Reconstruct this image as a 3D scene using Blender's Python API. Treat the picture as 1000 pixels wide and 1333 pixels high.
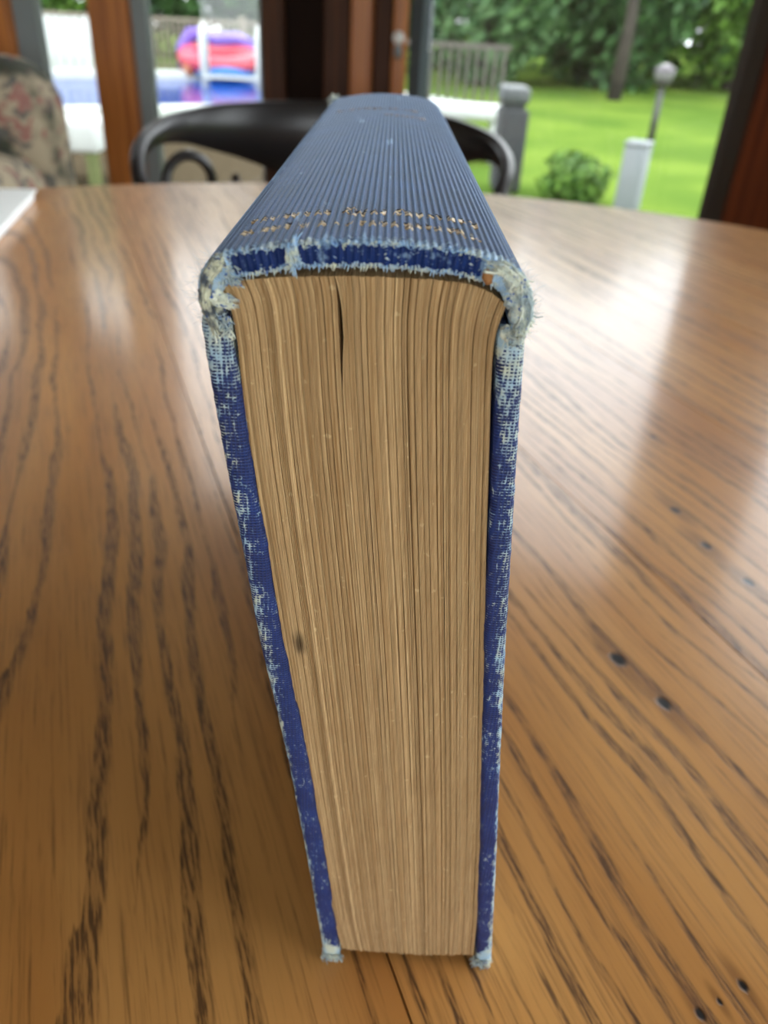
import bpy, bmesh, math, random
from mathutils import Vector, Matrix, noise

# ------------------------------------------------------------------ camera, sky, light, exposure
scene = bpy.context.scene
for o in list(bpy.data.objects): bpy.data.objects.remove(o)
COL = scene.collection
EYE = Vector((0.0, 0.0, 0.19))                       # table top is z = 0
FPX = 1003.0
down = Vector((-94.0, 1572.5, FPX)).normalized()     # plumb direction in camera axes (x right, y down, z forward)
up_c = -down
fw = Vector((0, 0, 1)); Yc = (fw - fw.dot(up_c) * up_c).normalized(); Xc = Yc.cross(up_c)
def c2w(v): return Vector((Xc.dot(v), Yc.dot(v), up_c.dot(v)))
cam_d = bpy.data.cameras.new('camera'); cam = bpy.data.objects.new('camera', cam_d); COL.objects.link(cam)
r_, u_, b_ = c2w(Vector((1, 0, 0))), c2w(Vector((0, -1, 0))), c2w(Vector((0, 0, -1)))
m = Matrix((r_, u_, b_)).transposed().to_4x4(); m.translation = EYE
cam.matrix_world = m
cam_d.sensor_width = 36.0; cam_d.sensor_height = 36.0; cam_d.sensor_fit = 'AUTO'
cam_d.lens = FPX * 36.0 / 1333.0
cam_d.clip_start = 0.01; cam_d.clip_end = 300
cam_d.dof.use_dof = True; cam_d.dof.focus_distance = 0.125; cam_d.dof.aperture_fstop = 20.0
scene.camera = cam

world = bpy.data.worlds.new('overcast_sky'); scene.world = world; world.use_nodes = True
wn = world.node_tree.nodes; wl = world.node_tree.links; wn.clear()
wo = wn.new('ShaderNodeOutputWorld'); wb = wn.new('ShaderNodeBackground')
wb.inputs['Color'].default_value = (0.925, 0.945, 1.0, 1); wb.inputs['Strength'].default_value = 6.0
wl.new(wb.outputs[0], wo.inputs[0])
sun_d = bpy.data.lights.new('veiled_sun', 'SUN'); sun = bpy.data.objects.new('veiled_sun', sun_d); COL.objects.link(sun)
sun_d.energy = 1.5; sun_d.angle = math.radians(25); sun_d.color = (1, 0.96, 0.88)
sun.rotation_euler = (math.radians(38), math.radians(12), math.radians(150))
vs = scene.view_settings
vs.view_transform = 'Standard'; vs.look = 'None'; vs.gamma = 1.0; vs.use_curve_mapping = False
vs.exposure = 0.2
scene.cycles.use_denoising = True
scene.cycles.max_bounces = 10; scene.cycles.transparent_max_bounces = 16

# ------------------------------------------------------------------ helpers
def tag(o, label=None, cat=None, group=None, kind=None):
    if label: o['label'] = label
    if cat: o['category'] = cat
    if group: o['group'] = group
    if kind: o['kind'] = kind
    return o
def empty(name, loc=(0, 0, 0), rz=0.0):
    o = bpy.data.objects.new(name, None); COL.objects.link(o); o.location = loc; o.rotation_euler = (0, 0, rz)
    o.empty_display_size = 0.02
    return o
class MB:
    def __init__(s): s.v = []; s.f = []; s.a = []; s.sm = []
    def add(s, vs, fs, a=None, smooth=False):
        k = len(s.v); s.v += [tuple(p) for p in vs]; s.f += [tuple(i + k for i in f) for f in fs]
        s.a += (list(a) if a is not None else [0.0] * len(vs)); s.sm += [smooth] * len(fs)
        return s
    def box(s, x0, x1, y0, y1, z0, z1, M=None, a=None):
        p = [Vector((x, y, z)) for x in (x0, x1) for y in (y0, y1) for z in (z0, z1)]
        if M is not None: p = [M @ q for q in p]
        return s.add(p, [(0, 1, 3, 2), (4, 6, 7, 5), (0, 4, 5, 1), (2, 3, 7, 6), (0, 2, 6, 4), (1, 5, 7, 3)], None if a is None else [a] * 8)
    def rings(s, R, closed=True, cap0=True, cap1=True, a=None, smooth=True):
        """R: list of rings of equally many points."""
        n = len(R[0]); vs = [p for r in R for p in r]; fs = []
        for i in range(len(R) - 1):
            for j in range(n if closed else n - 1):
                j2 = (j + 1) % n
                fs.append((i * n + j, i * n + j2, (i + 1) * n + j2, (i + 1) * n + j))
        if cap0: fs.append(tuple(reversed(range(n))))
        if cap1: fs.append(tuple((len(R) - 1) * n + j for j in range(n)))
        return s.add(vs, fs, a, smooth)
    def tube(s, pts, rad, n=8, smooth=True, a=None):
        pts = [Vector(p) for p in pts]; R = []
        N = len(pts); t0 = None; ref = None
        for i, p in enumerate(pts):
            t = (pts[min(i + 1, N - 1)] - pts[max(i - 1, 0)]).normalized()
            if ref is None:
                ref = Vector((0, 0, 1)) if abs(t.z) < 0.9 else Vector((1, 0, 0))
            ref = (ref - ref.dot(t) * t).normalized(); b = t.cross(ref)
            r = rad[i] if isinstance(rad, (list, tuple)) else rad
            R.append([p + (math.cos(q) * ref + math.sin(q) * b) * r for q in [2 * math.pi * k / n for k in range(n)]])
        return s.rings(R, True, True, True, None if a is None else [a] * (n * N), smooth)
    def lathe(s, prof, n=24, c=(0, 0, 0), smooth=True):
        c = Vector(c)
        return s.rings([[c + Vector((r * math.cos(q), r * math.sin(q), z)) for q in [2 * math.pi * k / n for k in range(n)]] for r, z in prof], True, True, True, None, smooth)
    def build(s, name, mat, parent=None, attr=None, loc=None, rz=None):
        me = bpy.data.meshes.new(name); me.from_pydata(s.v, [], s.f)
        me.polygons.foreach_set('use_smooth', s.sm)
        if attr:
            at = me.attributes.new(attr, 'FLOAT', 'POINT'); at.data.foreach_set('value', s.a)
        me.materials.append(mat); me.update()
        o = bpy.data.objects.new(name, me); COL.objects.link(o)
        if parent: o.parent = parent
        if loc is not None: o.location = loc
        if rz is not None: o.rotation_euler = (0, 0, rz)
        return o
def soft(o, w=0.01, seg=3, smooth=True):
    b = o.modifiers.new('bevel', 'BEVEL'); b.width = w; b.segments = seg; b.limit_method = 'ANGLE'
    if smooth:
        for p in o.data.polygons: p.use_smooth = True
    return o
def lerp(a, b, t): return a + (b - a) * t
def interp(tab, z):
    tab = sorted(tab)
    if z <= tab[0][0]:
        (a, x), (b, y) = tab[0], tab[1]
    elif z >= tab[-1][0]:
        (a, x), (b, y) = tab[-2], tab[-1]
    else:
        for k in range(len(tab) - 1):
            if tab[k][0] <= z <= tab[k + 1][0]: break
        (a, x), (b, y) = tab[k], tab[k + 1]
    return x + (y - x) * (z - a) / (b - a)
def sm_interp(tab, z, w=4.0):
    return sum(interp(tab, z + d * w) for d in (-1, -0.5, 0, 0.5, 1)) / 5.0
def srgb(r, g, b):
    f = lambda c: ((c / 255 + 0.055) / 1.055) ** 2.4 if c > 10 else c / 255 / 12.92
    return (f(r), f(g), f(b), 1)

# node helpers
class NT:
    def __init__(s, name):
        s.m = bpy.data.materials.new(name); s.m.use_nodes = True; s.t = s.m.node_tree; s.t.nodes.clear()
        s.out = s.t.nodes.new('ShaderNodeOutputMaterial')
    def n(s, typ, ins=None, **kw):
        nd = s.t.nodes.new('ShaderNode' + typ)
        for k, v in kw.items(): setattr(nd, k, v)
        if ins:
            for k, v in ins.items():
                sk = nd.inputs[k]
                if isinstance(v, bpy.types.NodeSocket): s.t.links.new(v, sk)
                else: sk.default_value = v
        return nd
    def math(s, op, a, b=None, c=None, clamp=False):
        nd = s.t.nodes.new('ShaderNodeMath'); nd.operation = op; nd.use_clamp = clamp
        for i, v in enumerate((a, b, c)):
            if v is None: continue
            if isinstance(v, bpy.types.NodeSocket): s.t.links.new(v, nd.inputs[i])
            else: nd.inputs[i].default_value = v
        return nd.outputs[0]
    def ss(s, v, lo, hi):       # smoothstep
        nd = s.n('MapRange', {0: v, 1: lo, 2: hi, 3: 0.0, 4: 1.0}, interpolation_type='SMOOTHSTEP'); return nd.outputs[0]
    def mix(s, f, a, b, mode='MIX'):
        nd = s.t.nodes.new('ShaderNodeMix'); nd.data_type = 'RGBA'; nd.blend_type = mode
        for i, v in ((0, f), (6, a), (7, b)):
            if isinstance(v, bpy.types.NodeSocket): s.t.links.new(v, nd.inputs[i])
            else: nd.inputs[i].default_value = v
        return nd.outputs[2]
    def noise(s, vec, scale, detail=3.0, rough=0.5, dist=0.0):
        return s.n('TexNoise', {'Vector': vec, 'Scale': scale, 'Detail': detail, 'Roughness': rough, 'Distortion': dist}).outputs['Fac']
    def comb(s, x, y, z):
        return s.n('CombineXYZ', {0: x, 1: y, 2: z}).outputs[0]
    def obj(s): return s.n('TexCoord').outputs['Object']
    def attr(s, name, typ='GEOMETRY'): return s.n('Attribute', attribute_name=name, attribute_type=typ).outputs['Fac']
    def bump(s, h, strength=0.3, dist=0.001): return s.n('Bump', {'Height': h, 'Strength': strength, 'Distance': dist}).outputs[0]
    def bsdf(s, **ins):
        nd = s.n('BsdfPrincipled', {k.replace('_', ' '): v for k, v in ins.items()})
        s.t.links.new(nd.outputs[0], s.out.inputs[0]); return s.m
def plain(name, col, rough=0.5, var=0.12, scale=20.0, bump=0.0, **kw):
    t = NT(name); nz = t.noise(t.obj(), scale, 4)
    c = t.mix(nz, tuple(x * (1 - var) for x in col[:3]) + (1,), tuple(min(1, x * (1 + var)) for x in col[:3]) + (1,))
    ins = dict(Base_Color=c, Roughness=rough, **kw)
    if bump: ins['Normal'] = t.bump(nz, bump, 0.01)
    return t.bsdf(**ins)
def glass_mat():
    t = NT('window_glass')
    tr = t.n('BsdfTransparent', {'Color': (0.95, 0.97, 0.96, 1)}); gl = t.n('BsdfGlossy', {'Roughness': 0.0})
    fr = t.n('Fresnel', {'IOR': 1.45})
    mx = t.n('MixShader', {0: fr.outputs[0], 1: tr.outputs[0], 2: gl.outputs[0]})
    t.t.links.new(mx.outputs[0], t.out.inputs[0]); return t.m
def stained(name, light, dark, sx=6.0, rough=0.4, spec=0.35):      # vertical-grained stained timber
    t = NT(name); o = t.obj()
    mp = t.n('Mapping', {'Vector': o, 'Scale': (30, 30, 1.2)}).outputs[0]
    nz = t.noise(mp, 2.0, 5, 0.6); c = t.mix(t.ss(nz, 0.3, 0.7), dark, light)
    return t.bsdf(Base_Color=c, Roughness=rough, Normal=t.bump(nz, 0.15, 0.002), Specular_IOR_Level=spec)

M_GLASS = glass_mat()
M_POST = stained('stained_cedar', srgb(196, 122, 58), srgb(146, 84, 38))
M_DARKPOST = stained('dark_brown_wood', srgb(84, 46, 20), srgb(52, 27, 12), rough=0.65)
M_REDPOST = stained('red_mahogany_stain', srgb(120, 58, 28), srgb(80, 36, 18))
M_FRAME = plain('grey_window_frame', srgb(128, 136, 138), 0.5, 0.06)
M_DARKFRAME = plain('dark_bronze_frame', srgb(62, 54, 48), 0.5, 0.08)
M_PLASTER = plain('warm_plaster', srgb(205, 192, 170), 0.8, 0.05, 6)
M_CEIL = plain('pine_ceiling', srgb(196, 168, 128), 0.6, 0.08, 5)
M_FLOOR = stained('oak_floor', srgb(150, 104, 62), srgb(112, 74, 42))
M_WHITE = plain('white_plastic', srgb(238, 240, 238), 0.4, 0.03)
M_WHITEOUT = plain('outdoor_white_plastic', srgb(168, 172, 168), 0.5, 0.03)
M_BLACK = plain('black_lacquer', srgb(34, 31, 32), 0.32, 0.12, 12)

# ------------------------------------------------------------------ room shell
Z0, ZT, ZC = -0.75, 1.32, 1.78
def seg_matrix(P, Q):
    d = Vector((Q[0] - P[0], Q[1] - P[1], 0)); L = d.length; d.normalize()
    nrm = Vector((-d.y, d.x, 0))                         # outward for segments walked clockwise (left to right along the back)
    M = Matrix((d, nrm, Vector((0, 0, 1)))).transposed().to_4x4(); M.translation = Vector((P[0], P[1], 0))
    return M, L
cnt = {'window': 0, 'trim': 0}
def post(M, u0, u1, d0, d1, mat, z0=Z0, z1=ZT):
    cnt['trim'] += 1
    o = MB().box(u0, u1, d0, d1, z0, z1, M).build('trim_%d' % cnt['trim'], mat); soft(o, 0.006, 2, False)
    return tag(o, kind='structure')
def window(M, u0, u1, fl, fr, mat_l=None, mat_r=None, z0=Z0, z1=ZT, d=0.03):
    cnt['window'] += 1
    e = tag(empty('window_%d' % cnt['window'], M @ Vector(((u0 + u1) / 2, d, z0))), kind='structure')
    inv = Matrix.Translation(-Vector(e.location))
    K = inv @ M
    for a, b, mt in ((u0, u0 + fl, mat_l), (u1 - fr, u1, mat_r)):
        if b - a > 0.001: MB().box(a, b, d - 0.035, d + 0.012, z0, z1, K).build('window_frame', mt or M_FRAME, e)
    MB().box(u0 + fl, u1 - fr, d - 0.035, d + 0.012, z0, z0 + 0.09, K).build('window_frame', mat_l or M_FRAME, e)
    MB().box(u0 + fl, u1 - fr, d - 0.035, d + 0.012, z1 - 0.06, z1, K).build('window_frame', mat_l or M_FRAME, e)
    MB().box(u0 + fl, u1 - fr, d + 0.002, d + 0.008, z0 + 0.09, z1 - 0.06, K).build('pane', M_GLASS, e)
    # portal: guides the sky's own light through this opening, adds none
    ld = bpy.data.lights.new('portal', 'AREA'); ld.shape = 'RECTANGLE'; ld.size = u1 - u0; ld.size_y = z1 - z0
    ld.cycles.is_portal = True
    lo = bpy.data.objects.new('portal', ld); COL.objects.link(lo)
    R = Matrix((M.to_3x3() @ Vector((1, 0, 0)), Vector((0, 0, 1)), M.to_3x3() @ Vector((0, 1, 0)))).transposed().to_4x4()
    R.translation = M @ Vector(((u0 + u1) / 2, d + 0.06, (z0 + z1) / 2)); lo.matrix_world = R

tag(MB().box(-3.3, 1.35, -2.7, 2.4, Z0 - 0.12, Z0).build('floor', M_FLOOR), kind='structure')
tag(MB().box(-3.3, 1.35, -2.7, 2.4, ZC, ZC + 0.1).build('ceiling', M_CEIL), kind='structure')

A, B, Cc, D, E_, F = (-3.2, 2.3), (0.022, 2.3), (0.70, 1.85), (1.25, 1.05), (1.25, -2.6), (-3.2, -2.6)
M1, L1 = seg_matrix(A, B); X1 = lambda x: x + 3.2
tag(MB().box(0, L1, 0, 0.1, ZT, ZC, M1).build('wall_back', M_REDPOST), kind='structure')
tag(MB().box(0, X1(-2.2), 0, 0.1, Z0, ZT, M1).build('wall_back_left', M_REDPOST), kind='structure')
post(M1, X1(-2.2), X1(-2.1), -0.03, 0.09, M_POST)
window(M1, X1(-2.1), X1(-1.14), 0.05, 0.04)
post(M1, X1(-1.14), X1(-1.015), -0.035, 0.09, M_POST)
window(M1, X1(-1.015), X1(-0.80), 0.057, 0.01)
post(M1, X1(-0.815), X1(-0.713), -0.035, 0.09, M_POST)
window(M1, X1(-0.713), X1(-0.379), 0.036, 0.012)
post(M1, X1(-0.385), X1(-0.325), -0.01, 0.09, M_DARKPOST)  # column boards, coloured dark brown to near black
post(M1, X1(-0.325), X1(-0.225), 0.02, 0.09, plain('near_black_wood', srgb(34, 22, 17), 0.8, Specular_IOR_Level=0.1))
post(M1, X1(-0.225), X1(-0.155), -0.02, 0.09, M_DARKPOST)
post(M1, X1(-0.155), X1(-0.098), -0.05, 0.09, M_POST)
post(M1, X1(-0.098), X1(-0.05), -0.02, 0.09, M_DARKPOST)
post(M1, X1(-0.05), X1(-0.012), -0.035, 0.09, M_POST)
M2, L2 = seg_matrix(B, Cc)
tag(MB().box(-0.03, L2 + 0.05, 0, 0.1, ZT, ZC, M2).build('wall_back_right', M_REDPOST), kind='structure')
window(M2, -0.03, L2, 0.036, 0.03, plain('blue_grey_frame', srgb(84, 94, 98), 0.7, 0.06, Specular_IOR_Level=0.1), M_DARKFRAME)
M3, L3 = seg_matrix(Cc, D)
tag(MB().box(-0.03, L3 + 0.05, 0, 0.1, ZT, ZC, M3).build('wall_right_bay', M_REDPOST), kind='structure')
post(M3, 0.0, 0.045, -0.02, 0.09, M_DARKFRAME)
post(M3, 0.045, 0.25, -0.035, 0.09, M_REDPOST)
window(M3, 0.25, L3 - 0.07, 0.04, 0.03)
post(M3, L3 - 0.07, L3 + 0.04, -0.035, 0.09, M_REDPOST)
M4, L4 = seg_matrix(D, E_)
tag(MB().box(-0.03, L4, 0, 0.1, ZT, ZC, M4).build('wall_right', M_REDPOST), kind='structure')
for k in range(3):
    u = 0.05 + k * (L4 - 0.1) / 3; w = (L4 - 0.1) / 3
    window(M4, u, u + w - 0.1, 0.04, 0.04)
    post(M4, u + w - 0.1, u + w, -0.035, 0.09, M_REDPOST)
M5, L5 = seg_matrix(E_, F)
FZ = -0.35
tag(MB().box(0, L5, 0, 0.1, ZT, ZC, M5).build('wall_front_header', M_PLASTER), kind='structure')
tag(MB().box(0, L5, 0, 0.1, Z0, FZ, M5).build('wall_front', M_PLASTER), kind='structure')
tag(MB().box(0, 0.2, 0, 0.1, FZ, ZT, M5).build('wall_front_right', M_PLASTER), kind='structure')
tag(MB().box(3.0, L5, 0, 0.1, FZ, ZT, M5).build('wall_front_left', M_PLASTER), kind='structure')
for k in range(2):
    window(M5, 0.2 + 1.4 * k, 0.2 + 1.4 * (k + 1), 0.04, 0.04, z0=FZ)
M6, L6 = seg_matrix(F, A)
tag(MB().box(0, L6, 0, 0.1, Z0, ZC, M6).build('wall_left', M_PLASTER), kind='structure')
# little glass hook on the door edge
hk = empty('door_catch', (-0.035, 2.262, 0.155)); tag(hk, 'small glass knob on the tan wooden edge beside the tall window', 'knob')
mb = MB(); mb.lathe([(0.0, -0.016), (0.01, -0.013), (0.016, 0), (0.011, 0.012), (0.0, 0.016)], 16); mb.build('knob', plain('pearl_glass', srgb(250, 248, 244), 0.1), hk)
mb = MB(); mb.tube([(0, 0, -0.014), (0, -0.004, -0.03), (0, 0.003, -0.042)], [0.007, 0.011, 0.008], 10); mb.build('drop', M_FRAME, hk)

# ------------------------------------------------------------------ table
TC = Vector((0.008, 0.377)); TR = 0.743
GD = Vector((0.375, -0.927)).normalized(); GP = Vector((0.927, 0.375)).normalized()     # along and across the grain
def wood_table():
    t = NT('old_oak_table_top'); o = t.obj()
    sx = t.n('SeparateXYZ', {0: o}); x, y = sx.outputs[0], sx.outputs[1]
    u = t.math('ADD', t.math('MULTIPLY', x, GD.x), t.math('MULTIPLY', y, GD.y))
    v = t.math('ADD', t.math('MULTIPLY', x, GP.x), t.math('MULTIPLY', y, GP.y))
    v0, w0, sl, sp = (t.attr(k, 'OBJECT') for k in ('ring_v', 'ring_w', 'ring_slope', 'ring_pitch'))
    lo = t.comb(t.math('MULTIPLY', u, 5.0), t.math('MULTIPLY', v, 14.0), v0)
    wob = t.math('MULTIPLY', t.math('SUBTRACT', t.noise(lo, 1.0, 3), 0.5), 0.03)
    dv = t.math('ADD', t.math('SUBTRACT', v, v0), wob)
    dw = t.math('ADD', t.math('MULTIPLY', u, sl), w0)
    r = t.math('SQRT', t.math('ADD', t.math('MULTIPLY', dv, dv), t.math('MULTIPLY', dw, dw)))
    rp = t.math('DIVIDE', r, sp)
    fine = t.math('MULTIPLY', t.math('SUBTRACT', t.noise(t.comb(t.math('MULTIPLY', u, 22), t.math('MULTIPLY', v, 260), 0.0), 1.0, 4, 0.6), 0.5), 0.42)
    fr = t.math('FRACT', t.math('ADD', rp, fine))
    wide = t.noise(t.comb(t.math('FLOOR', t.math('ADD', rp, fine)), t.math('MULTIPLY', u, 3.0), v0), 1.7, 2)            # ring to ring strength
    bold = t.attr('ring_bold', 'OBJECT')
    wd = t.math('MULTIPLY', t.math('MULTIPLY', t.ss(wide, 0.28, 0.75), 0.75), bold)
    e = t.math('SUBTRACT', 1.0, fr)
    ring = t.ss(t.math('SUBTRACT', e, t.math('SUBTRACT', 1.0, wd)), 0.0, 0.14)
    ring = t.math('MULTIPLY', ring, t.ss(fr, 0.0, 0.05))
    ring = t.math('MULTIPLY', ring, t.ss(t.math('ABSOLUTE', t.math('SUBTRACT', r, t.attr('quiet_r', 'OBJECT'))), 0.006, 0.010))
    pore = t.noise(t.comb(t.math('MULTIPLY', u, 80), t.math('MULTIPLY', v, 1100), 1.0), 1.0, 3, 0.65)
    pores = t.ss(pore, 0.42, 0.60)
    dash = t.math('MULTIPLY', ring, t.math('ADD', 0.22, t.math('MULTIPLY', pores, 0.64)))
    faint = t.math('MULTIPLY', t.ss(t.noise(t.comb(t.math('MULTIPLY', u, 22), t.math('MULTIPLY', v, 700), 7.0), 1.0, 4, 0.7), 0.50, 0.70), 0.50)
    streak = t.math('MULTIPLY', t.ss(t.noise(t.comb(t.math('MULTIPLY', u, 9), t.math('MULTIPLY', v, 330), 11.0), 1.0, 4, 0.7), 0.50, 0.72), 0.42)
    faint = t.math('MAXIMUM', faint, t.math('MULTIPLY', streak, t.math('ADD', 0.5, t.math('MULTIPLY', pores, 0.5))))
    dark = t.math('MAXIMUM', dash, faint, clamp=True)
    tone = t.noise(t.comb(t.math('MULTIPLY', u, 4), t.math('MULTIPLY', v, 22), t.math('MULTIPLY', v0, 9.0)), 1.0, 3)
    c1 = t.mix(t.ss(tone, 0.25, 0.7), srgb(174, 116, 58), srgb(200, 145, 82))
    c2 = t.mix(dark, c1, srgb(56, 34, 20))
    # old nail and worm holes with dark iron stain, each with its own place on the board
    holes = [(0.0875, 0.209, 0.0042), (0.0985, 0.1885, 0.0036), (0.139, 0.3155, 0.0034), (0.1445, 0.2865, 0.0034), (0.154, 0.261, 0.0034),
             (0.149, 0.394, 0.0026), (0.080, 0.0905, 0.0017), (0.0925, 0.0975, 0.0017), (0.0855, 0.0935, 0.0010), (0.03, 0.60, 0.004)]
    hm = None; stn = None
    for hx, hy, hr in holes:
        du = t.math('SUBTRACT', u, hx * GD.x + hy * GD.y); dvv = t.math('SUBTRACT', v, hx * GP.x + hy * GP.y)
        d2 = t.math('SQRT', t.math('ADD', t.math('MULTIPLY', t.math('MULTIPLY', du, du), 0.45), t.math('MULTIPLY', dvv, dvv)))
        d2 = t.math('ADD', d2, t.math('MULTIPLY', t.math('SUBTRACT', pore, 0.5), hr * 0.5))
        a = t.math('SUBTRACT', 1.0, t.ss(d2, hr * 0.35, hr * 0.8))
        q = t.math('SQRT', t.math('ADD', t.math('MULTIPLY', t.math('MULTIPLY', du, du), 0.05), t.math('MULTIPLY', dvv, dvv)))
        b = t.math('SUBTRACT', 1.0, t.ss(q, hr * 0.4, hr * 1.6))
        hm = a if hm is None else t.math('MAXIMUM', hm, a); stn = b if stn is None else t.math('MAXIMUM', stn, b)
    c3 = t.mix(t.math('MULTIPLY', stn, 0.5), c2, srgb(84, 48, 24))
    c4 = t.mix(hm, c3, srgb(14, 10, 9))
    h = t.math('SUBTRACT', t.math('MULTIPLY', dark, -0.5), t.math('MULTIPLY', hm, 3.0))
    rough = t.math('ADD', 0.32, t.math('MULTIPLY', dark, 0.2))
    return t.bsdf(Base_Color=c4, Roughness=rough, Normal=t.bump(h, 0.22, 0.0006), IOR=1.5, Coat_Weight=0.48, Coat_Roughness=0.13, Specular_IOR_Level=0.25)
M_TABLE = wood_table()
M_TEDGE = plain('oak_edge', srgb(150, 94, 44), 0.35, 0.15, 30)
table = empty('round_table', (TC.x, TC.y, Z0)); tag(table, 'round honey oak plank table carrying the blue book', 'table')
cuts = [-0.62, -0.47, -0.30, -0.135, 0.044, 0.205, 0.335, 0.48, 0.63, 0.78, 0.92]
vc = TC.dot(GP); uc = TC.dot(GD)
random.seed(5)
spec = {3: (-0.069, 0.060, 0.11, 0.0105, 0.95), 4: (0.33, 0.02, 0.03, 0.0078, 0.85), 5: (-0.02, 0.05, 0.05, 0.0074, 0.85), 2: (-0.2, 0.02, 0.12, 0.012, 0.8)}
for k in range(len(cuts) - 1):
    a, b = max(cuts[k], vc - TR + 0.0005) + 0.0002, min(cuts[k + 1], vc + TR - 0.0005) - 0.0002
    if b <= a: continue
    half = lambda v: math.sqrt(max(0, TR * TR - (v - vc) ** 2))
    pts = []
    N = 28
    for i in range(N + 1):
        v = lerp(a, b, i / N); pts.append((uc + half(v), v))
    for i in range(N, -1, -1):
        v = lerp(a, b, i / N); pts.append((uc - half(v), v))
    P = [GD * u + GP * v for u, v in pts]
    mb = MB(); n = len(P)
    cxy = sum(P, Vector((0, 0))) / n
    inset = [p + (cxy - p).normalized() * 0.0008 for p in P]
    low = [p - 0 * p for p in P]
    mb.rings([[(p.x, p.y, -0.028) for p in low], [(p.x, p.y, -0.0008) for p in P], [(p.x, p.y, 0.0) for p in inset]], smooth=False)
    o = mb.build('plank', M_TABLE, table); o.location = (-TC.x, -TC.y, -Z0)
    s = spec.get(k, (random.uniform(a - 0.1, b + 0.1), random.uniform(0.01, 0.06), random.uniform(0.03, 0.1), random.uniform(0.008, 0.012), 0.8))
    o['ring_v'], o['ring_w'], o['ring_slope'], o['ring_pitch'], o['ring_bold'] = s
    o['quiet_r'] = 0.054 if k == 3 else 9.0
mb = MB(); R = []
for rr, z in ((TR - 0.05, -0.029), (TR - 0.02, -0.06), (TR - 0.05, -0.06), (TR - 0.08, -0.029)):
    R.append([(rr * math.cos(q), rr * math.sin(q), z - Z0) for q in [2 * math.pi * i / 96 for i in range(96)]])
R.append(R[0]); mb.rings(R, cap0=False, cap1=False); mb.build('apron', M_TEDGE, table)
mb = MB(); mb.lathe([(0.06, 0.06), (0.1, 0.1), (0.075, 0.2), (0.05, 0.36), (0.075, 0.52), (0.06, 0.62), (0.2, 0.69), (0.2, 0.722)], 32); mb.build('pedestal', M_TEDGE, table)
for k in range(4):
    q = math.pi / 4 + k * math.pi / 2; mb = MB()
    mb.tube([(0.05 * math.cos(q), 0.05 * math.sin(q), 0.16), (0.22 * math.cos(q), 0.22 * math.sin(q), 0.11), (0.42 * math.cos(q), 0.42 * math.sin(q), 0.03)], [0.05, 0.042, 0.03], 12)
    mb.build('foot', M_TEDGE, table)

# ------------------------------------------------------------------ the book (built in millimetres)
BK = empty('book', (0.0118, 0.0981, 0.0), math.radians(1.11))
tag(BK, 'thick worn blue cloth book standing spine up on the oak table', 'book')
MM = 0.001
BL = 230.0
def mmv(x, y, z): return (x * MM, y * MM, z * MM)
def cloth(name, pitch=0.5, rough=0.5):
    t = NT(name); o = t.obj(); w = t.attr('wear')
    s = t.n('SeparateXYZ', {0: o}); k = 2 * math.pi / (pitch * MM)
    jit = t.math('MULTIPLY', t.math('SUBTRACT', t.noise(o, 900, 2), 0.5), 2.6)
    a = t.math('SINE', t.math('ADD', t.math('MULTIPLY', s.outputs[2], k), jit))
    b = t.math('SINE', t.math('ADD', t.math('MULTIPLY', t.math('ADD', s.outputs[0], s.outputs[1]), k * 0.8), jit))
    weave = t.math('MAXIMUM', t.math('MULTIPLY', a, 0.8), t.math('MULTIPLY', b, 0.55))
    nz = t.noise(o, 1500, 3, 0.6); big = t.noise(o, 160, 3, 0.6)
    brk = t.noise(t.n('Mapping', {'Vector': o, 'Scale': (1500, 1500, 700)}).outputs[0], 1.0, 3, 0.6)
    val = t.math('ADD', w, t.math('ADD', t.math('MULTIPLY', weave, 0.30), t.math('ADD', t.math('MULTIPLY', t.math('SUBTRACT', brk, 0.5), 1.5), t.math('MULTIPLY', t.math('SUBTRACT', big, 0.5), 0.9))))
    val = t.math('SUBTRACT', val, t.math('MULTIPLY', t.ss(w, 0.3, 0.0), 0.6))
    f = t.math('MULTIPLY', t.ss(val, 0.55, 0.85), 0.9)
    dirt = t.noise(o, 300, 3)
    white = t.mix(t.ss(dirt, 0.35, 0.7), srgb(160, 188, 206), srgb(198, 202, 180))
    blue = t.mix(t.ss(big, 0.3, 0.7), srgb(13, 24, 66), srgb(19, 40, 96))
    blue = t.mix(t.math('MULTIPLY', t.ss(weave, -0.2, 0.9), 0.35), blue, srgb(40, 74, 150))
    c = t.mix(f, blue, white)
    h = t.math('ADD', t.math('MULTIPLY', weave, 0.5), t.math('ADD', f, nz))
    return t.bsdf(Base_Color=c, Roughness=t.math('ADD', rough, t.math('MULTIPLY', f, 0.4)), Normal=t.bump(h, 0.6, 0.00018), Specular_IOR_Level=0.4)
M_CLOTH = cloth('blue_book_cloth')
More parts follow.
